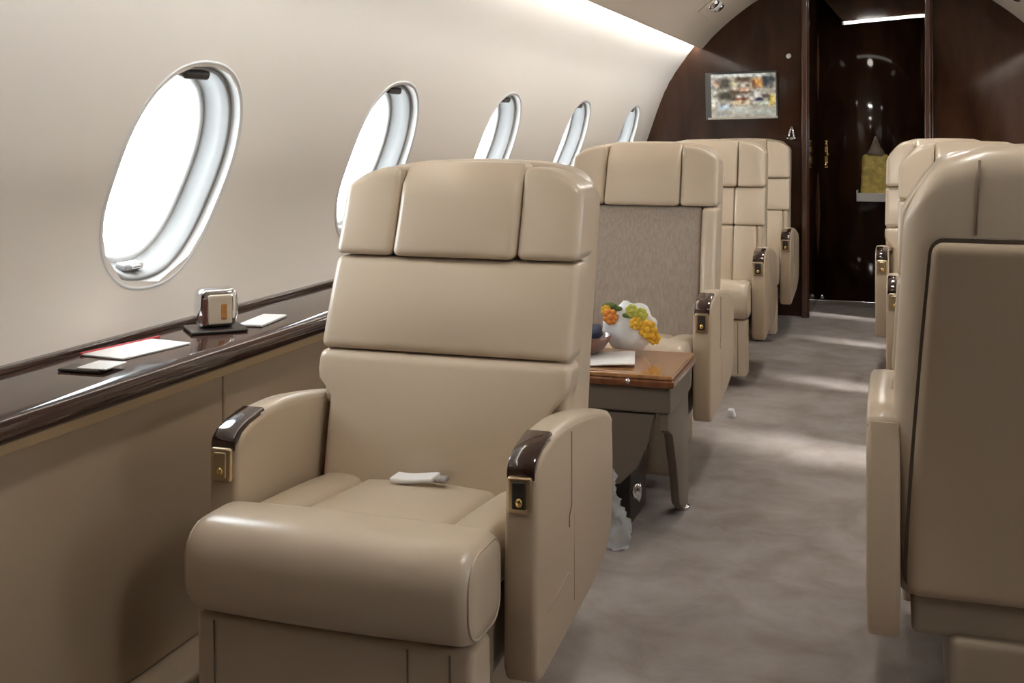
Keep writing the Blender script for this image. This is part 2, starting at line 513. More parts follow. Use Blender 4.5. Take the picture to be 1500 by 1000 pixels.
# wall behind the camera
o = obj('wall_front', box((-1.62, Y_A - 0.05, 0), (1.3, Y_A, 2.12), 0.0, 1), DARKWOOD, smooth=False); tag(o, kind='structure')

# ------------------------------------------------------------------ rear bulkhead
def sect(left=True):
    pts = [(-1.552, 0.0), (-1.552, 0.6)] + [(p.x, p.y) for p in WALL_PTS[1:]] + [(-1.06, 1.775), (-0.78, 1.96), (-0.6, 2.05)]
    return pts
JX0, JX1 = -0.524, -0.484
bm = bmesh.new()
poly = sect() + [(JX0, 2.07), (JX0, 0.0)]
prism(bm, [(z, x) for x, z in poly], 1, Y_B, Y_B + 0.05)
wb = obj('wall_back', bm, DARKWOOD, smooth=False); tag(wb, kind='structure')
bm = bmesh.new()
pr_ = [(2 * X0 - x, z) for x, z in sect()] + [(0.20, 2.07), (0.20, 0.0)]
prism(bm, [(z, x) for x, z in pr_], 1, Y_B, Y_B + 0.05)
obj('bulkhead_panel', bm, DARKWOOD, wb, smooth=False)
o = obj('trim_3', box((JX0, 7.06, 0.0), (JX1, 7.92, 2.12), 0.006), DARKWOOD); tag(o, kind='structure')
obj('edge_strip', box((JX0 - 0.004, 7.05, 0.0), (JX1 - 0.012, 7.062, 2.08), 0.004), JAMB, o)
o = obj('trim_4', box((0.160, 7.06, 0.0), (0.205, 7.92, 2.12), 0.006), DARKWOOD); tag(o, kind='structure')
obj('edge_strip', box((0.158, 7.05, 0.0), (0.188, 7.062, 2.08), 0.004), JAMB, o)
# header over the vestibule door, with its curved light bar
bm = bmesh.new()
prism(bm, [(1.80, -0.315), (1.83, 0.165), (2.08, 0.165), (2.08, -0.48), (2.0, -0.48)], 1, 7.70, 7.86)
o = obj('trim_5', bm, DARKWOOD, smooth=False); tag(o, kind='structure')
bm = bmesh.new()
tube(bm, [(-0.315, 7.69, 1.792), (-0.22, 7.69, 1.800), (-0.05, 7.69, 1.812), (0.10, 7.69, 1.823), (0.16, 7.69, 1.826)], 0.0105, 8)
o = obj('light_bar', bm, emit('vestibule_led', (1.0, 0.93, 0.84), 1.3)); tag(o, 'slim lit bar running over the dark door at the end of the aisle', 'light')
obj('end_cap', box((-0.327, 7.680, 1.778), (-0.312, 7.70, 1.806), 0.003), CHROME, o)
# vestibule ceiling and sides
o = obj('trim_6', box((-0.53, Y_B - 0.05, 2.06), (0.21, 7.95, 2.10), 0.0, 1), DARKWOOD, smooth=False); tag(o, kind='structure')

t = thing('added_ceiling_light', 'small round light added over the dark door, hidden above the header', 'light', (-0.16, 7.40, 2.055))  # unseen lamp added to brighten the bag and floor near the door
bm = bmesh.new(); lathe(bm, [(0.06, -0.010), (0.068, -0.010), (0.07, 0.0), (0.06, 0.0)], 24, cap=False); obj('trim_ring', bm, CHROME, t)
bm = bmesh.new(); lathe(bm, [(0.06, -0.008), (0.06, 0.0)], 24); obj('diffuser', bm, emit('added_entry_diffuser', (1.0, 0.94, 0.86), 9.0), t)
# door
d = bpy.data.objects.new('door_1', None); COL.objects.link(d); d['kind'] = 'structure'
obj('door_panel', box((JX0, 7.862, 0.002), (0.205, 7.90, 2.08), 0.0), DARKWOOD, d)
hp = obj('door_handle', box((-0.444, 7.846, 0.862), (-0.420, 7.861, 1.045), 0.005), GOLD, d)
bm = bmesh.new(); blob(bm, (-0.432, 7.835, 1.02), 0.017); blob(bm, (-0.425, 7.833, 0.955), 0.017); blob(bm, (-0.434, 7.835, 0.885), 0.014)
obj('knob', bm, GOLD, hp)
obj('threshold', box((JX1, 7.80, 0.0), (0.165, 7.862, 0.008), 0.003), CHROME, d)
bm = bmesh.new(); blob(bm, (-0.455, 7.80, 0.03), 0.018); obj('door_stop', bm, CHROME, d)

# bulkhead fittings
t = thing('coat_hook', 'small silver double coat hook on the dark bulkhead beside the door post', 'hook', (-0.590, Y_B + 0.001, 1.05))
obj('back_plate', box((-0.024, -0.008, 0.0), (0.024, 0.0, 0.02), 0.004), CHROME, t)
for sx in (-1, 1):
    bm = bmesh.new(); tube(bm, [(0.0, -0.008, 0.085), (sx * 0.008, -0.014, 0.06), (sx * 0.016, -0.02, 0.025), (sx * 0.02, -0.034, 0.004), (sx * 0.021, -0.04, 0.016)], [0.006, 0.008, 0.010, 0.008, 0.006], 8)
    obj('prong', bm, CHROME, t)
bm = bmesh.new(); blob(bm, (0, 0, 0), 0.016, 1, 0.6, 1)
o = obj('round_knob', bm, WHITE); o.location = (-0.608, Y_B - 0.008, 1.553); tag(o, 'tiny pale round knob high on the dark bulkhead, up and right of the screen', 'knob')
# tall narrow metal strip on the jamb
# wall screen
def make_screen():
    t = thing('wall_screen', 'small grey framed video screen showing a colourful picture on the dark bulkhead', 'screen', (-0.880, 7.045, 1.318), 0)
    t.rotation_euler = (0, -math.radians(1.3), math.radians(2.0))
    W, H = 0.212, 0.142
    FR = mat('screen_frame', (0.10, 0.105, 0.105), 0.3, metal=0.4)
    obj('housing', box((-W, -0.012, -H), (W, 0.022, H), 0.006), FR, t)
    obj('mount', box((-0.06, 0.02, -0.06), (0.06, 0.075, 0.06), 0.006), BLACKPL, t)
    nx, nz = 96, 64
    x0, x1, z0, z1 = -W + 0.035, W - 0.008, -H + 0.010, H - 0.012
    bm = bmesh.new(); lay = bm.loops.layers.float_color.new('pic')
    blobs = [  # u, v (from top left), ru, rv, colour
        (0.22, 0.22, .10, .12, (.12, .10, .08)), (0.08, 0.22, .05, .06, (.45, .25, .15)), (0.35, 0.20, .06, .08, (.62, .56, .40)),
        (0.50, 0.14, .14, .06, (.20, .14, .10)), (0.73, 0.22, .10, .11, (.75, .42, .16)), (0.66, 0.24, .03, .10, (.25, .13, .08)),
        (0.88, 0.16, .10, .16, (.10, .11, .12)), (0.24, 0.50, .15, .10, (.10, .09, .07)), (0.36, 0.44, .09, .07, (.17, .13, .08)),
        (0.50, 0.35, .12, .04, (.72, .48, .36)), (0.52, 0.43, .10, .035, (.24, .14, .09)), (0.49, 0.51, .10, .035, (.72, .66, .60)),
        (0.47, 0.58, .12, .035, (.30, .13, .07)), (0.46, 0.66, .14, .05, (.78, .62, .42)), (0.70, 0.52, .10, .14, (.72, .68, .62)),
        (0.74, 0.60, .07, .05, (.08, .06, .12)), (0.84, 0.52, .06, .05, (.16, .13, .12)), (0.94, 0.62, .06, .14, (.62, .50, .20)),
        (0.80, 0.68, .08, .05, (.62, .66, .56)), (0.20, 0.76, .10, .07, (.60, .66, .72)), (0.16, 0.92, .12, .03, (.40, .42, .42)),
        (0.80, 0.88, .22, .08, (.52, .53, .47)), (0.45, 0.84, .14, .08, (.66, .66, .60)), (0.04, 0.5, .05, .3, (.70, .66, .58)), (0.4, 0.03, .5, .045, (.70, .71, .66))]
    def colour(u, v):
        c = Vector((.52, .48, .40))
        for (bu, bv, ru, rv, k) in blobs:
            w = math.exp(-(((u - bu) / ru) ** 4 + ((v - bv) / rv) ** 4))
            c = c.lerp(Vector(k), w)
        k = 0.9 + 0.7 * noise.noise(Vector((u * 15, v * 11, 3.1))) + 0.35 * noise.noise(Vector((u * 34, v * 25, 7.7)))
        return (*(max(0, x * (k if v < 0.75 else 0.5 + 0.5 * k)) ** 1.3 for x in c), 1)
    V = [[bm.verts.new((x0 + (x1 - x0) * i / nx, -0.0135, z1 + (z0 - z1) * j / nz)) for i in range(nx + 1)] for j in range(nz + 1)]
    for j in range(nz):
        for i in range(nx):
            f = bm.faces.new((V[j][i], V[j + 1][i], V[j + 1][i + 1], V[j][i + 1]))
            for l, (a, b) in zip(f.loops, ((i, j), (i, j + 1), (i + 1, j + 1), (i + 1, j))): l[lay] = colour(a / nx, b / nz)
    m, nt, b = new_mat('screen_picture')
    at = nt.nodes.new('ShaderNodeVertexColor'); at.layer_name = 'pic'
    b.inputs['Base Color'].default_value = (0.01, 0.01, 0.01, 1); b.inputs['Roughness'].default_value = 0.15
    nt.links.new(at.outputs['Color'], b.inputs['Emission Color']); b.inputs['Emission Strength'].default_value = 0.6
    me = bpy.data.meshes.new('picture'); bm.to_mesh(me); bm.free()
    link('picture', me, m, t, False)
    obj('lower_bezel', box((-W + 0.012, -0.016, -H), (W, -0.010, -H + 0.012), 0.003), mat('screen_bezel_silver', (0.55, 0.52, 0.47), 0.35, metal=0.5), t)
make_screen()

# shelf with a yellow paper bag, on the door
t = thing('wall_shelf', 'small white shelf fixed to the dark door at the end of the aisle', 'shelf', (-0.12, 7.86, 0.655))
obj('shelf_board', box((-0.115, -0.13, 0.0), (0.10, 0.0, 0.025), 0.006), WHITE, t)
obj('front_lip', box((-0.115, -0.135, 0.0), (0.10, -0.125, 0.055), 0.004), WHITE, t)
obj('end_lip', box((-0.118, -0.13, 0.0), (-0.108, 0.0, 0.072), 0.004), WHITE, t)
t = thing('gift_bag', 'crinkled yellow bag with a pale twisted top standing on the small white shelf', 'bag', (-0.122, 7.80, 0.681))
def bagfn(p, u): 
    k = 1 - 0.10 * max(0, u.z)
    w = noise.noise(Vector((p.x * 25, p.y * 25, p.z * 25))) * 0.006
    return (p.x * k + w, p.y * k + w, p.z)
obj('bag_body', box((-0.088, -0.045, 0.0), (0.088, 0.045, 0.275), 0.02, 3, (8, 4, 12), bagfn), BAGYELLOW, t)
bm = bmesh.new(); tube(bm, [(0, 0, 0.27), (0.003, 0, 0.30), (-0.002, 0, 0.335), (0.0, 0, 0.39)], [0.062, 0.045, 0.022, 0.008], 12)
obj('tied_top', bm, mat('pale_tissue', (0.30, 0.25, 0.20), 0.6), t)
bm = bmesh.new()
for q in range(2): tube(bm, [(-0.045 + 0.01 * q, -0.03 + 0.06 * q, 0.265), (-0.02, -0.03 + 0.06 * q, 0.34), (0, -0.02 + 0.04 * q, 0.375), (0.02, -0.03 + 0.06 * q, 0.34), (0.045, -0.03 + 0.06 * q, 0.265)], 0.003, 6)
obj('handle', bm, TRIMTAN, t)

# overhead vents and lights on the ceiling slope
def overhead(xs, y, label):
    side = -1 if xs < X0 else 1
    ang = math.radians(39) * (1 if side < 0 else -1)
    xx = xs if side < 0 else 2 * X0 - xs
    z = 1.762 + (xx + 0.973) * 0.77
    t = thing('overhead_vent_panel', label, 'vent', (xs, y, z - 0.004), 0, 'overhead vent panels')
    t.rotation_euler = (0, -ang, 0)
    bm = bmesh.new(); rbox(bm, (-0.085, -0.16, -0.008), (0.085, 0.16, 0.004), 0.006, 2, (3, 4, 1)); obj('panel_plate', bm, CEILING, t)
    for k, yy in enumerate((-0.09, 0.0, 0.09)):
        bm = bmesh.new(); lathe(bm, [(0.018, -0.026), (0.030, -0.020), (0.036, -0.008), (0.036, -0.006)], 20, (0.0, yy, 0.0))
        obj('air_nozzle' if k != 1 else 'reading_light', bm, CHROME if k != 1 else WHITE, t)
overhead(-0.93, 6.33, 'small overhead panel with three round nozzles on the left ceiling slope')
overhead(0.585, 6.33, 'small overhead panel with three round nozzles on the right ceiling slope')

# ------------------------------------------------------------------ seats
BP = [(.20, .285), (.34, .295), (.39, .304), (.50, .325), (.653, .364), (.75, .398), (.837, .434), (.93, .468), (1.036, .50), (1.10, .515)]
def prof(z):
    for i in range(1, len(BP)):
        if z <= BP[i][0]:
            a, b = BP[i - 1], BP[i]; t = (z - a[0]) / (b[0] - a[0])
            return a[1] + (b[1] - a[1]) * t
    return BP[-1][1]

def taper_(z, k):       # half width factor of the backrest towards the top
    return 1.0 - k * max(0.0, (z - 0.55) / 0.5)

def pad(xl, xh, zl, zh, tf=0.02, tb=0.05, r=0.022, bulge=0.012, top=0.0, crown=0.0, drop=0.0, wrap=0.0, tp_=0.035, pinch=0.0, n=(6, 2, 6)):
    bm = bmesh.new()
    def fn(p, u):
        x, d, z = p
        v = (z - zl) / (zh - zl)
        fr = (1 - u.y) / 2
        zz = z + top * v
        if crown: zz += crown * v * (1 - (x / 0.27) ** 2)
        if drop and abs(x) > 0.17: zz -= drop * (max(0, v) ** 1.5) * ((abs(x) - 0.17) / 0.097) ** 2.2
        y = prof(zz) + d - fr * bulge * max(0, 1 - u.x ** 2) * max(0, 1 - u.z ** 2)
        if wrap: y -= wrap * max(0, (abs(x) - 0.15) / 0.12) ** 2
        if top: y += 0.035 * max(0, v - 0.75) / 0.25 * fr ** 1.5 * 1.0
        q = min(1, max(0, (0.60 - zz) / 0.05)); q = q * q * (3 - 2 * q)
        return (x * taper_(zz, tp_) * (1 - pinch * q), y, zz)
    rbox(bm, (xl, -tf, zl), (xh, tb, zh), r, 4, n, fn)
    return bm

def seat(name, label, loc, rz, style='plain', raise_=0.0, group=None, arm_drop=0.0, round_=0.034, tp_=0.035, rise=0.0):
    t = thing(name, label, 'seat', loc, rz, group)
    L = LEATHER
    # base and frame
    obj('base', box((-0.17, 0.14, 0.0), (0.17, 0.50, 0.20), 0.012), FRAME_MAT, t)
    obj('seat_frame', box((-0.235, -0.04, 0.19), (0.235, 0.475, 0.33), 0.012), FRAME_MAT, t)
    # leg rest under the front edge
    def legfn(p, u): return (p.x, p.y + 0.03 * (0.295 - p.z), p.z)
    lr = obj('leg_rest', box((-0.249, -0.145, 0.045), (0.249, -0.055, 0.290), 0.012, 3, (4, 2, 4), legfn), L, t)
    for x in (-0.212, 0.14, 0.212):
        bm = bmesh.new(); tube(bm, [(x, -0.1465 + 0.03 * (0.295 - z), z) for z in (0.282, 0.17, 0.06)], 0.0016, 6)
        obj('stitching', bm, SEAM, lr)
    # seat cushion: front bolster, and the pan behind it in three panels
    y0, y1, z0, z1, rr = -0.178, -0.012, 0.292, 0.449, 0.062
    def loop(ins, x):
        P = []
        for (cy, cz, a0) in ((y1 - .045, z1 - .045, 0), (y0 + rr, z1 - rr, 90), (y0 + rr, z0 + rr, 180), (y1 - .045, z0 + .045, 270)):
            q = rr if a0 in (90, 180) else .045
            for k in range(7):
                a = math.radians(a0 + 15 * k); y = cy + (q - ins) * math.cos(a); z = cz + (q - ins) * math.sin(a)
                b = 1 - (x / 0.275) ** 2
                y -= 0.014 * b * max(0, (0.0 - y) / 0.17); z += 0.008 * b * max(0, (z - .37) / .08)
                P.append((x, y, z))
        return P
    bm = bmesh.new(); rings = []
    E = [(0.256, 0.034), (0.2552, 0.022), (0.252, 0.012), (0.246, 0.005), (0.236, 0.001), (0.226, 0.0)]
    xs = [(-x, q) for x, q in E] + [(-0.2 + 0.04 * k, 0) for k in range(11)] + E[::-1]
    for (x, ins) in xs: rings.append([bm.verts.new(v) for v in loop(ins, x)])
    nn = len(rings[0])
    for i in range(len(rings) - 1):
        for k in range(nn): bm.faces.new((rings[i][k], rings[i + 1][k], rings[i + 1][(k + 1) % nn], rings[i][(k + 1) % nn]))
    bm.faces.new(rings[0]); bm.faces.new(rings[-1][::-1])
    cf = obj('seat_cushion', bm, L, t); auto_smooth(cf, 50)
    for sx in (-1, 1):
        bm = bmesh.new(); tube(bm, [(sx * 0.2515, v[1], v[2]) for v in loop(0.0115, 0.2515)], 0.0026, 6, closed=True)
        obj('piping', bm, L, cf)
    def panfn(p, u):
        z = p.z - 0.028 * (p.y / 0.36) + 0.012 * max(0, u.z) * (1 - u.x ** 2) * (1 - u.y ** 2)
        return (p.x, p.y, z)
    for (a, b) in ((-0.238, -0.142), (-0.142, 0.142), (0.142, 0.238)):
        bm = bmesh.new(); rbox(bm, (a, -0.045, 0.33), (b, 0.37, 0.425), 0.016, 3, (4, 6, 2), panfn)
        obj('seat_panel', bm, L, t)
    # arms
    top = [(0.000, 0.52), (0.004, 0.537), (0.018, 0.552), (0.045, 0.563), (0.10, 0.5725), (0.19, 0.571), (0.28, 0.562), (0.38, 0.547), (0.46, 0.531), (0.508, 0.517), (0.532, 0.498)]
    bot = [(0.540, 0.42), (0.538, 0.33), (0.520, 0.272), (0.48, 0.238), (0.38, 0.215), (0.2, 0.196), (0.03, 0.181), (0.0, 0.188), (-0.012, 0.21), (-0.012, 0.34), (-0.008, 0.45)]
    top = [(y, z + rise * min(1, y / 0.5)) for y, z in top]; bot = [(y, z + (rise * y / 0.5 if z > 0.4 and y > .3 else 0)) for y, z in bot]
    bot = [(y, z - arm_drop * min(1, max(0, y / 0.4)) * min(1, max(0, (0.45 - z) / 0.15))) for y, z in bot]
    for sx in (-1, 1):
        xa, xb = sorted((sx * 0.254, sx * 0.312))
        bm = bmesh.new(); prism(bm, top + bot, 0, xa, xb, 0.010, 3)
        ar = obj('armrest', bm, LEATHER_PANEL, t); auto_smooth(ar, 42)
        xm = (xa + xb) / 2
        # soft pad along the top
        bm = bmesh.new()
        tp = catmull([(0.085, 0.5700), (0.19, 0.571), (0.28, 0.562), (0.38, 0.547), (0.46, 0.531), (0.508, 0.517), (0.530, 0.500)], 4)
        tp = [Vector((q[0], q[1] + rise * min(1, q[0] / 0.5))) for q in tp]
        secs = []
        for (y, z) in tp:
            secs.append([bm.verts.new((xm + dx, y, z + dz)) for dx, dz in ((-0.0275, -0.012), (-0.0275, -0.001), (-0.023, 0.0045), (0, 0.0065), (0.023, 0.0045), (0.0275, -0.001), (0.0275, -0.012))])
        for i in range(len(secs) - 1):
            for k in range(6): bm.faces.new((secs[i][k], secs[i][k + 1], secs[i + 1][k + 1], secs[i + 1][k]))
        bm.faces.new(secs[0]); bm.faces.new(secs[-1][::-1])
        ap = obj('arm_pad', bm, L, ar)
        # wooden cap at the front end
        bm = bmesh.new(); secs = []
        for (y, z, o_) in ((-0.006, 0.540, 0), (-0.002, 0.549, 0), (0.012, 0.560, 0), (0.04, 0.570, 0), (0.075, 0.577, 0), (0.098, 0.580, 0)):
            secs.append([bm.verts.new((xm + dx, y, z + dz)) for dx, dz in ((-0.024, -0.016), (-0.024, -0.003), (-0.020, 0.0), (0.020, 0.0), (0.024, -0.003), (0.024, -0.016))])
        for i in range(len(secs) - 1):
            for k in range(5): bm.faces.new((secs[i][k], secs[i][k + 1], secs[i + 1][k + 1], secs[i + 1][k]))
        bm.faces.new(secs[0]); bm.faces.new(secs[-1][::-1])
        cp = obj('arm_cap', bm, CAPWOOD, ar); auto_smooth(cp, 40)
        # control plate on the front face
        pl = obj('control_plate', box((xm - 0.0215, -0.0155, 0.468), (xm + 0.0215, -0.004, 0.530), 0.006, 3), BRASS, ar)
        obj('control_recess', box((xm - 0.0125, -0.0185, 0.477), (xm + 0.0125, -0.012, 0.523), 0.004), BLACKPL if sx > 0 else BRASS, pl)
        bm = bmesh.new(); blob(bm, (xm + 0.001, -0.0185, 0.489), 0.0065, 1, .6, 1.3); obj('button', bm, GOLD, pl)
        # outer face: joint line, latch and seam
        xo = sx * 0.3125
        for pts, rr in (([(xo, 0.205, 0.555), (xo, 0.205, 0.42), (xo, 0.19, 0.405), (xo, 0.19, 0.385)], 0.0014), ([(xo, 0.225, 0.40), (xo, 0.225, 0.24)], 0.0009),
                        ([(xo, 0.05, 0.285), (xo, 0.185, 0.305)], 0.0009), ([(xo - sx * 0.003, y, z - 0.010) for (y, z) in tp], 0.0014)):
            bm = bmesh.new(); tube(bm, pts, rr, 6); obj('joint_line', bm, LEATHER_PANEL if rr < 0.0013 else SEAM, ar)
    # backrest shell
    ztop = 1.025 + raise_
    def shellfn(p, u):
        x, dd, z = p
        v = max(0, (z - 0.72) / (ztop - 0.72))
        zz = z + 0.014 * v * (1 - (x / 0.27) ** 2) - (round_ * 1.1) * v ** 1.5 * (max(0, abs(x) - 0.15) / 0.12) ** 2.2
        return (x * taper_(zz, tp_), prof(zz) + dd - 0.02 * v * (u.y > 0) * u.y, zz)
    sh = obj('backrest', box((-0.27, 0.03, 0.25), (0.27, 0.20, ztop), 0.05, 6, (6, 3, 8), shellfn), L, t)
    def panelfn(p, u):
        x, dd, z = p
        k = 1 - 0.16 * max(0.0, (z - 0.30) / 0.62) ** 1.2
        return (x * k, prof(z) + dd + 0.006 * (1 - u.x ** 2) * (1 - u.z ** 2), z)
    def gapfn(p, u):
        x, dd, z = p
        k = 1 - 0.16 * max(0.0, (z - 0.30) / 0.62) ** 1.2
        return (x * k, prof(z) + (0.2045 if u.y > 0 else dd), z)
    bm = bmesh.new(); rbox(bm, (-0.2495, 0.15, 0.276), (0.2495, 0.203, 0.926), 0.034, 5, (6, 1, 8), gapfn)
    obj('panel_gap', bm, mat('panel_groove', (0.10, 0.075, 0.052), 0.7) if 'panel_groove' not in bpy.data.materials else bpy.data.materials['panel_groove'], sh)
    bm = bmesh.new(); rbox(bm, (-0.245, 0.16, 0.266), (0.245, 0.218, 0.92), 0.022, 5, (6, 1, 8), panelfn)
    obj('back_panel', bm, BACKSHELL, sh)
    # headrest seams on the back of the shell
    for x in (-0.148, 0.148):
        bm = bmesh.new(); pts = []
        for z in (0.925, 0.96, 1.0, 1.02 + raise_ * .6):
            q = shellfn(Vector((x, 0.201, z)), Vector((x / .27, 1.0, 0))); pts.append(q)
        tube(bm, pts, 0.0022, 6)
        obj('stitching', bm, SEAM, sh)
    # front pads
    hz = 0.838
    hr = obj('headrest', pad(-0.139, 0.139, hz, 1.026 + raise_, 0.034, 0.06, 0.016, 0.010, top=0.002, crown=0.008, tp_=tp_), L, t)
    for sx in (-1, 1):
        a, b = sorted((sx * 0.141, sx * 0.275))
        obj('headrest_wing', pad(a, b, hz, 1.020 + raise_, 0.028, 0.10, 0.016, 0.006, crown=0.008, drop=round_, tp_=tp_), L, t)
    if style == 'plain':
        obj('back_cushion', pad(-0.275, 0.275, 0.648, 0.836, 0.018, 0.07, 0.017, 0.012, tp_=tp_), L, t)
        obj('back_cushion', pad(-0.275, 0.275, 0.36, 0.646, 0.020, 0.06, 0.017, 0.014, tp_=tp_, pinch=0.135, n=(6, 2, 14)), L, t)
    elif style == 'fabric':
        obj('back_cushion', pad(-0.275, 0.222, 0.39, 0.836, 0.014, 0.06, 0.014, 0.006), FABRIC, t)
        obj('side_bolster', pad(0.223, 0.275, 0.42, 0.836, 0.030, 0.10, 0.018, 0.004), L, t)
    else:
        for (za, zb) in ((0.66, 0.836), (0.40, 0.658)):
            for (a, b) in ((-0.275, -0.13), (-0.13, 0.13), (0.13, 0.275)):
                if za < 0.5 and abs(a) + abs(b) > 0.39: a, b = max(a, -0.238), min(b, 0.238)
                obj('back_cushion', pad(a, b, za, zb, 0.016, 0.06, 0.013, 0.007), L, t)
    # side bolsters down beside the seat, above the arm rear
    for sx in (-1, 1):
        a, b = sorted((sx * 0.236, sx * 0.262))
        bm = bmesh.new(); rbox(bm, (a, 0.34, 0.535), (b, 0.47, 0.66), 0.012, 3, (2, 3, 3), lambda p, u: (p.x, p.y + 0.15 * (p.z - .53), p.z))
        obj('bolster', bm, L, t)
    return t

CX = -0.873
G_L = 'cream leather seats on the window side'
s1 = seat('cabin_seat', 'nearest cream leather armchair seat, facing the camera with wood capped arms', (CX, 1.836, 0), 0, 'plain', 0.0)
s2 = seat('cabin_seat', 'cream seat with a grey fabric back behind the small wooden table', (-0.862, 3.66, 0), 0, 'fabric', 0.025)
s3 = seat('cabin_seat', 'cream seat with a quilted back directly behind the grey fabric seat', (-0.856, 5.18, 0), 0, 'quilted', 0.025)
s4 = seat('cabin_seat', 'farthest cream seat on the window side, close to the dark bulkhead', (-0.838, 6.30, 0), 0, 'quilted', 0.025)
r1 = seat('cabin_seat', 'large cream seat seen from behind in the right foreground with a tan back panel', (0.262, 2.70, 0), PI, 'plain', 0.042, None, 0.055, 0.085, 0.10, 0.085)
r2 = seat('cabin_seat', 'cream seat right of the aisle, middle one of the three, partly hidden by the nearest', (0.280, 4.32, 0), 0, 'plain', 0.025, None, 0, 0.07)
r3 = seat('cabin_seat', 'farthest cream seat right of the aisle, nearest the dark door', (0.225, 5.42, 0), 0, 'plain', 0.03, None, 0, 0.07)
for s in (s1, s2, s3, s4, r1, r2, r3): s['group'] = 'cream leather cabin seats'

# seat belt lying on the near seat
bl = bmesh.new()
def beltfn(p, u): return (p.x, p.y + 0.0, p.z + 0.004 * math.sin(p.x * 40))
rbox(bl, (-0.060, 0.225, 0.424), (0.030, 0.272, 0.433), 0.004, 2, (8, 2, 1), beltfn)
b1 = obj('seat_belt', bl, mat('white_belt', (0.82, 0.81, 0.80), 0.5), s1)
obj('buckle', box((0.028, 0.238, 0.424), (0.052, 0.262, 0.434), 0.004), GREYPL, b1)

# ------------------------------------------------------------------ table
TX0, TX1, TY0, TY1, TZ = -1.285, -0.563, 3.06, 3.41, 0.45
t = thing('side_table', 'low table with a honey wood top between the two nearest window seats', 'table', (TX0, TY0, 0))
def L3(a): return (a[0] - TX0, a[1] - TY0, a[2])
obj('tabletop', box(L3((TX0, TY0, TZ - 0.012)), L3((TX1, TY1, TZ)), 0.004), HONEY, t)
obj('edge_band', box(L3((TX0, TY0 - 0.004, TZ - 0.034)), L3((TX1 + 0.004, TY1 + 0.004, TZ - 0.0125)), 0.006), REDWOOD, t)
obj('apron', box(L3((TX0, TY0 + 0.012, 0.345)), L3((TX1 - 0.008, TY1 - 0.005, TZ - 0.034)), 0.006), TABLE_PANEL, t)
bm = bmesh.new()
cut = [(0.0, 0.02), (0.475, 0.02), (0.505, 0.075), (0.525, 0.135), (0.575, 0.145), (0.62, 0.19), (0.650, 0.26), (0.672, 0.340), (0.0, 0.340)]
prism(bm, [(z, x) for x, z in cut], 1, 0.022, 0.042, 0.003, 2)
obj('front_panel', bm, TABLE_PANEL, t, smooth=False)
bm = bmesh.new()
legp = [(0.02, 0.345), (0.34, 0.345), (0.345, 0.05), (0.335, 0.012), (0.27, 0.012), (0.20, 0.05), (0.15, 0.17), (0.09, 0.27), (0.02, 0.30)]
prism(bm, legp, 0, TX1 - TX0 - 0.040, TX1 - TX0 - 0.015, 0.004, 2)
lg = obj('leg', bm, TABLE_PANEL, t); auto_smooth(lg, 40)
bm = bmesh.new(); lathe(bm, [(0.020, 0.0), (0.022, 0.004), (0.022, 0.010), (0.014, 0.014)], 20, (TX1 - TX0 - 0.028, 0.315, 0.0)); obj('foot', bm, CHROME, lg)
obj('core', box(L3((TX0, TY0 + 0.12, 0.0)), L3((TX1 - 0.14, TY1 - 0.02, 0.345)), 0.004), BLACKPL, t)
bm = bmesh.new(); blob(bm, (-0.66 - TX0, 0.028 - 0.02, 0.132), 0.02, 0.7, 0.5, 1.3, 2, 0.5, 60); obj('latch', bm, CHROME, t)
bm = bmesh.new(); blob(bm, (-0.682 - TX0, -0.008, TZ - 0.018), 0.008); obj('edge_catch', bm, CHROME, t)

# things on the table
bm = bmesh.new()
def papfn(p, u): return (p.x, p.y, p.z + 0.004 * (1 + math.sin(p.x * 18)))
rbox(bm, (-0.17, -0.10, 0.0), (0.10, 0.085, 0.004), 0.001, 1, (8, 4, 1), papfn)
o = obj('paper_sheet', bm, PAPER); o.location = (-0.800, 3.215, TZ + 0.0002); o.rotation_euler = (0, 0, math.radians(12)); tag(o, 'white paper lying under the bowl and flowers on the wooden table', 'paper')
t = thing('wooden_bowl', 'small brown wooden bowl with dark blue cloth on the table, beside the flowers', 'bowl', (-0.862, 3.27, TZ + 0.0095))
bm = bmesh.new(); lathe(bm, [(0.045, 0.0), (0.06, 0.012), (0.075, 0.035), (0.082, 0.052), (0.076, 0.052), (0.066, 0.03), (0.03, 0.014)], 28); obj('bowl_body', bm, BOWL, t)
o = bmesh.new(); blob(o, (0, 0, 0.05), 0.058, 1, 1, 0.62, 3, 0.35, 28); obj('napkin', o, NAVY, t)
t = thing('wrapped_bouquet', 'bouquet of yellow and orange flowers in crinkled white wrapping on the table', 'flowers', (-0.745, 3.362, TZ + 0.0095))
t.scale = (0.92, 0.4, 0.92)
bm = bmesh.new()
g = bmesh.ops.create_icosphere(bm, subdivisions=4, radius=0.09)
for v in g['verts']:
    n_ = noise.noise(v.co * 22) * 0.016 + noise.noise(v.co * 50 + Vector((3, 1, 2))) * 0.007
    v.co *= 1 + n_ / 0.09
    v.co.z = max(0.0, v.co.z * 0.9 + 0.068); v.co.x *= 0.95
obj('wrapping', bm, mat('white_wrap', (0.78, 0.79, 0.80), 0.3), t)
def flower(c, r, m, n=7):
    bm = bmesh.new()
    for k in range(n):
        a = 2 * PI * k / n
        blob(bm, (c[0] + r * .62 * math.cos(a), c[1] - 0.004, c[2] + r * .62 * math.sin(a)), r * .46, 1, .8, 1, 1)
    blob(bm, (c[0], c[1] - 0.012, c[2]), r * .42, 1, 1, 1, 1)
    return obj('flower', bm, m, t)
flower((0.066, -0.085, 0.072), 0.031, YELLOW); flower((0.030, -0.095, 0.090), 0.022, YELLOW); flower((0.085, -0.07, 0.045), 0.022, YELLOW)
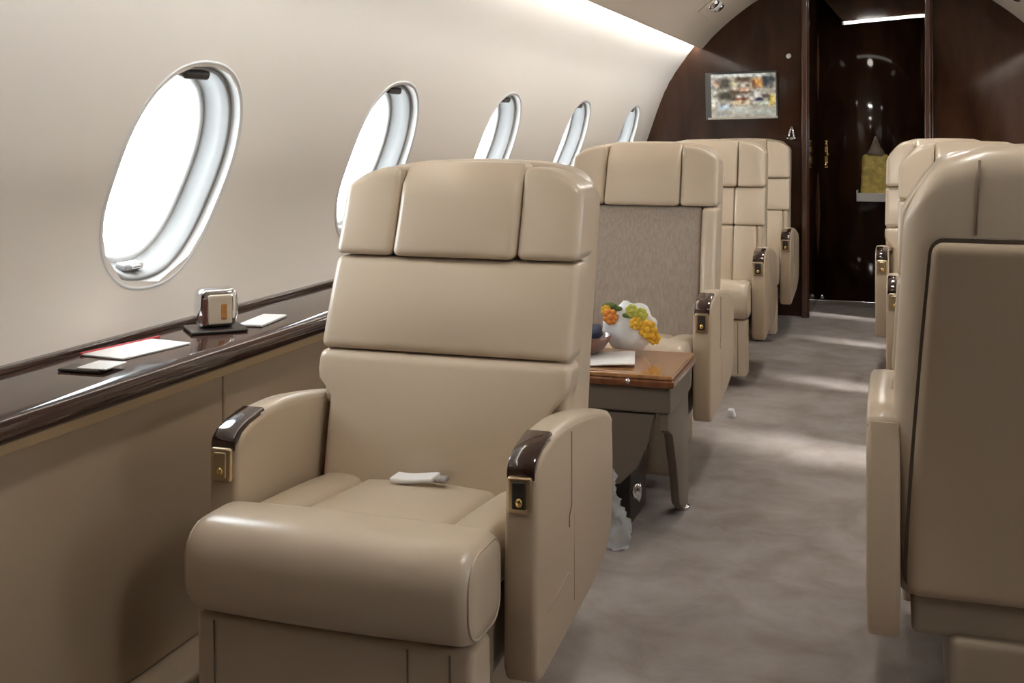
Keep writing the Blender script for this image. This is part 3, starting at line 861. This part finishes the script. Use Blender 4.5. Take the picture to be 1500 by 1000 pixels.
flower((0.015, -0.085, 0.128), 0.022, LIME); flower((0.045, -0.08, 0.118), 0.022, LIME); flower((-0.055, -0.085, 0.106), 0.026, ORANGE); flower((-0.07, -0.075, 0.125), 0.018, YELLOW)
bm = bmesh.new()
for (c, s_) in (((-0.06, -0.07, 0.138), .02), ((0.0, -0.085, 0.113), .012), ((-0.035, -0.07, 0.132), .013)): blob(bm, c, s_, 1.4, .5, .7, 2, .3)
obj('leaf', bm, GREEN, t)

# crumpled plastic bag on the carpet behind the near seat
bm = bmesh.new()
pts = [(0.0, 0, 0.0), (0.012, 0, 0.05), (-0.004, 0.0, 0.10), (-0.012, 0, 0.15), (-0.01, 0, 0.20)]
tube(bm, catmull(pts, 6), [0.05 - 0.034 * (k / 24) ** 0.6 for k in range(25)], 22)
for v in bm.verts:
    n_ = noise.noise(v.co * 60) * 0.012 + noise.noise(v.co * 130) * 0.006
    v.co.x += n_; v.co.y += noise.noise(v.co * 50 + Vector((9, 9, 9))) * 0.016; v.co.z = max(0.002, v.co.z + n_ * 0.5)
o = obj('plastic_bag', bm, FILM); o.location = (-0.715, 3.02, 0.0); tag(o, 'crumpled clear plastic bag on the carpet behind the nearest seat', 'bag')
# small white plastic piece on the carpet further back
bm = bmesh.new(); rbox(bm, (-0.012, -0.02, 0), (0.012, 0.02, 0.03), 0.006, 2, (2, 2, 2), lambda p, u: (p.x + (0.03 - p.z) * 0.3, p.y, p.z))
o = obj('plastic_clip', bm, WHITE); o.location = (-0.605, 4.52, 0); tag(o, 'tiny white plastic clip on the carpet beside the grey fabric seat', 'clip')

# ------------------------------------------------------------------ things on the ledge
LZ = 0.6605
t = thing('desk_ornament', 'chrome rounded square tumbler with a cream front standing on the ledge under the near window', 'ornament', (-1.430, 2.235, LZ), math.radians(44))
obj('tray', box((-0.062, -0.05, 0.0), (0.062, 0.055, 0.008), 0.004), BLACKPL, t)
def ornfn(p, u):
    k = 0.86 + 0.14 * min(1, (p.z - 0.008) / 0.03 if p.z < 0.038 else 1) - 0.07 * max(0, (p.z - 0.05) / 0.045)
    return (p.x * k, p.y * k, p.z)
bd = obj('body', box((-0.046, -0.028, 0.008), (0.046, 0.028, 0.096), 0.016, 4, (4, 3, 4), ornfn), CHROME, t)
obj('front_inset', box((-0.022, -0.0310, 0.018), (0.030, -0.0245, 0.082), 0.006), mat('cream_inset', (0.62, 0.53, 0.42), 0.25), t)
obj('amber_detail', box((0.006, -0.0330, 0.028), (0.018, -0.0300, 0.062), 0.005), mat('amber', (0.45, 0.20, 0.06), 0.3), t)
obj('side_bar', box((-0.034, -0.0310, 0.016), (-0.024, -0.0250, 0.076), 0.003), mat('brown_inset', (0.10, 0.035, 0.025), 0.25), t)

def sheet(name, label, cat, loc, rz, w, d, h, m, sub=None):
    o = obj(name, box((-w / 2, -d / 2, 0), (w / 2, d / 2, h), min(.003, h * .4), 2), m)
    o.location = loc; o.rotation_euler = (0, 0, rz); tag(o, label, cat)
    return o
sheet('paper_pad', 'white paper pad on the dark ledge just behind the chrome ornament', 'paper', (-1.392, 2.372, LZ), math.radians(8), 0.06, 0.15, 0.006, PAPER)
m1 = sheet('magazine', 'thin white magazine with a red edge lying flat on the ledge', 'magazine', (-1.452, 1.985, LZ), math.radians(-8), 0.11, 0.19, 0.004, PAPER)
obj('red_edge', box((-0.058, -0.095, 0), (-0.050, 0.12, 0.006), 0.002), REDPAPER, m1)
ph = sheet('card_holder', 'flat dark holder with white cards at the near end of the ledge', 'holder', (-1.418, 1.785, LZ), math.radians(4), 0.085, 0.05, 0.006, BLACKPL)
obj('card', box((-0.006, -0.020, 0.006), (0.055, 0.05, 0.009), 0.001, 1), PAPER, ph)

# ------------------------------------------------------------------ light
w = bpy.data.worlds.new('sky'); S.world = w; w.use_nodes = True
nt = w.node_tree; bg = nt.nodes['Background']
bg.inputs['Color'].default_value = (0.88, 0.95, 1.0, 1); bg.inputs['Strength'].default_value = 9.0
for side, ys in ((-1, WIN_Y), (1, RIGHT_Y)):
    for y in ys:
        li = bpy.data.lights.new('window_portal', 'AREA'); li.shape = 'RECTANGLE'; li.size = 0.34; li.size_y = 0.42
        li.cycles.is_portal = True
        lo = bpy.data.objects.new('window_portal', li); COL.objects.link(lo)
        p = wp(side, y, S_WIN, 0.14); q = wp(side, y, S_WIN, 0.0)
        lo.location = p
        lo.rotation_euler = (q - p).to_track_quat('-Z', 'Y').to_euler()
sun = bpy.data.lights.new('sun', 'SUN'); sun.energy = 4.5; sun.angle = math.radians(6); sun.color = (1.0, 0.97, 0.93)
so = bpy.data.objects.new('sun', sun); COL.objects.link(so)
so.rotation_euler = Vector((-1.0, 0.40, -0.70)).to_track_quat('-Z', 'Y').to_euler()

S.view_settings.view_transform = 'Standard'; S.view_settings.look = 'None'
S.view_settings.gamma = 1; S.view_settings.use_curve_mapping = False
S.view_settings.exposure = 0.70
try:
    S.cycles.use_denoising = True; S.cycles.max_bounces = 10; S.cycles.diffuse_bounces = 6
    S.cycles.sample_clamp_indirect = 8
except Exception: pass
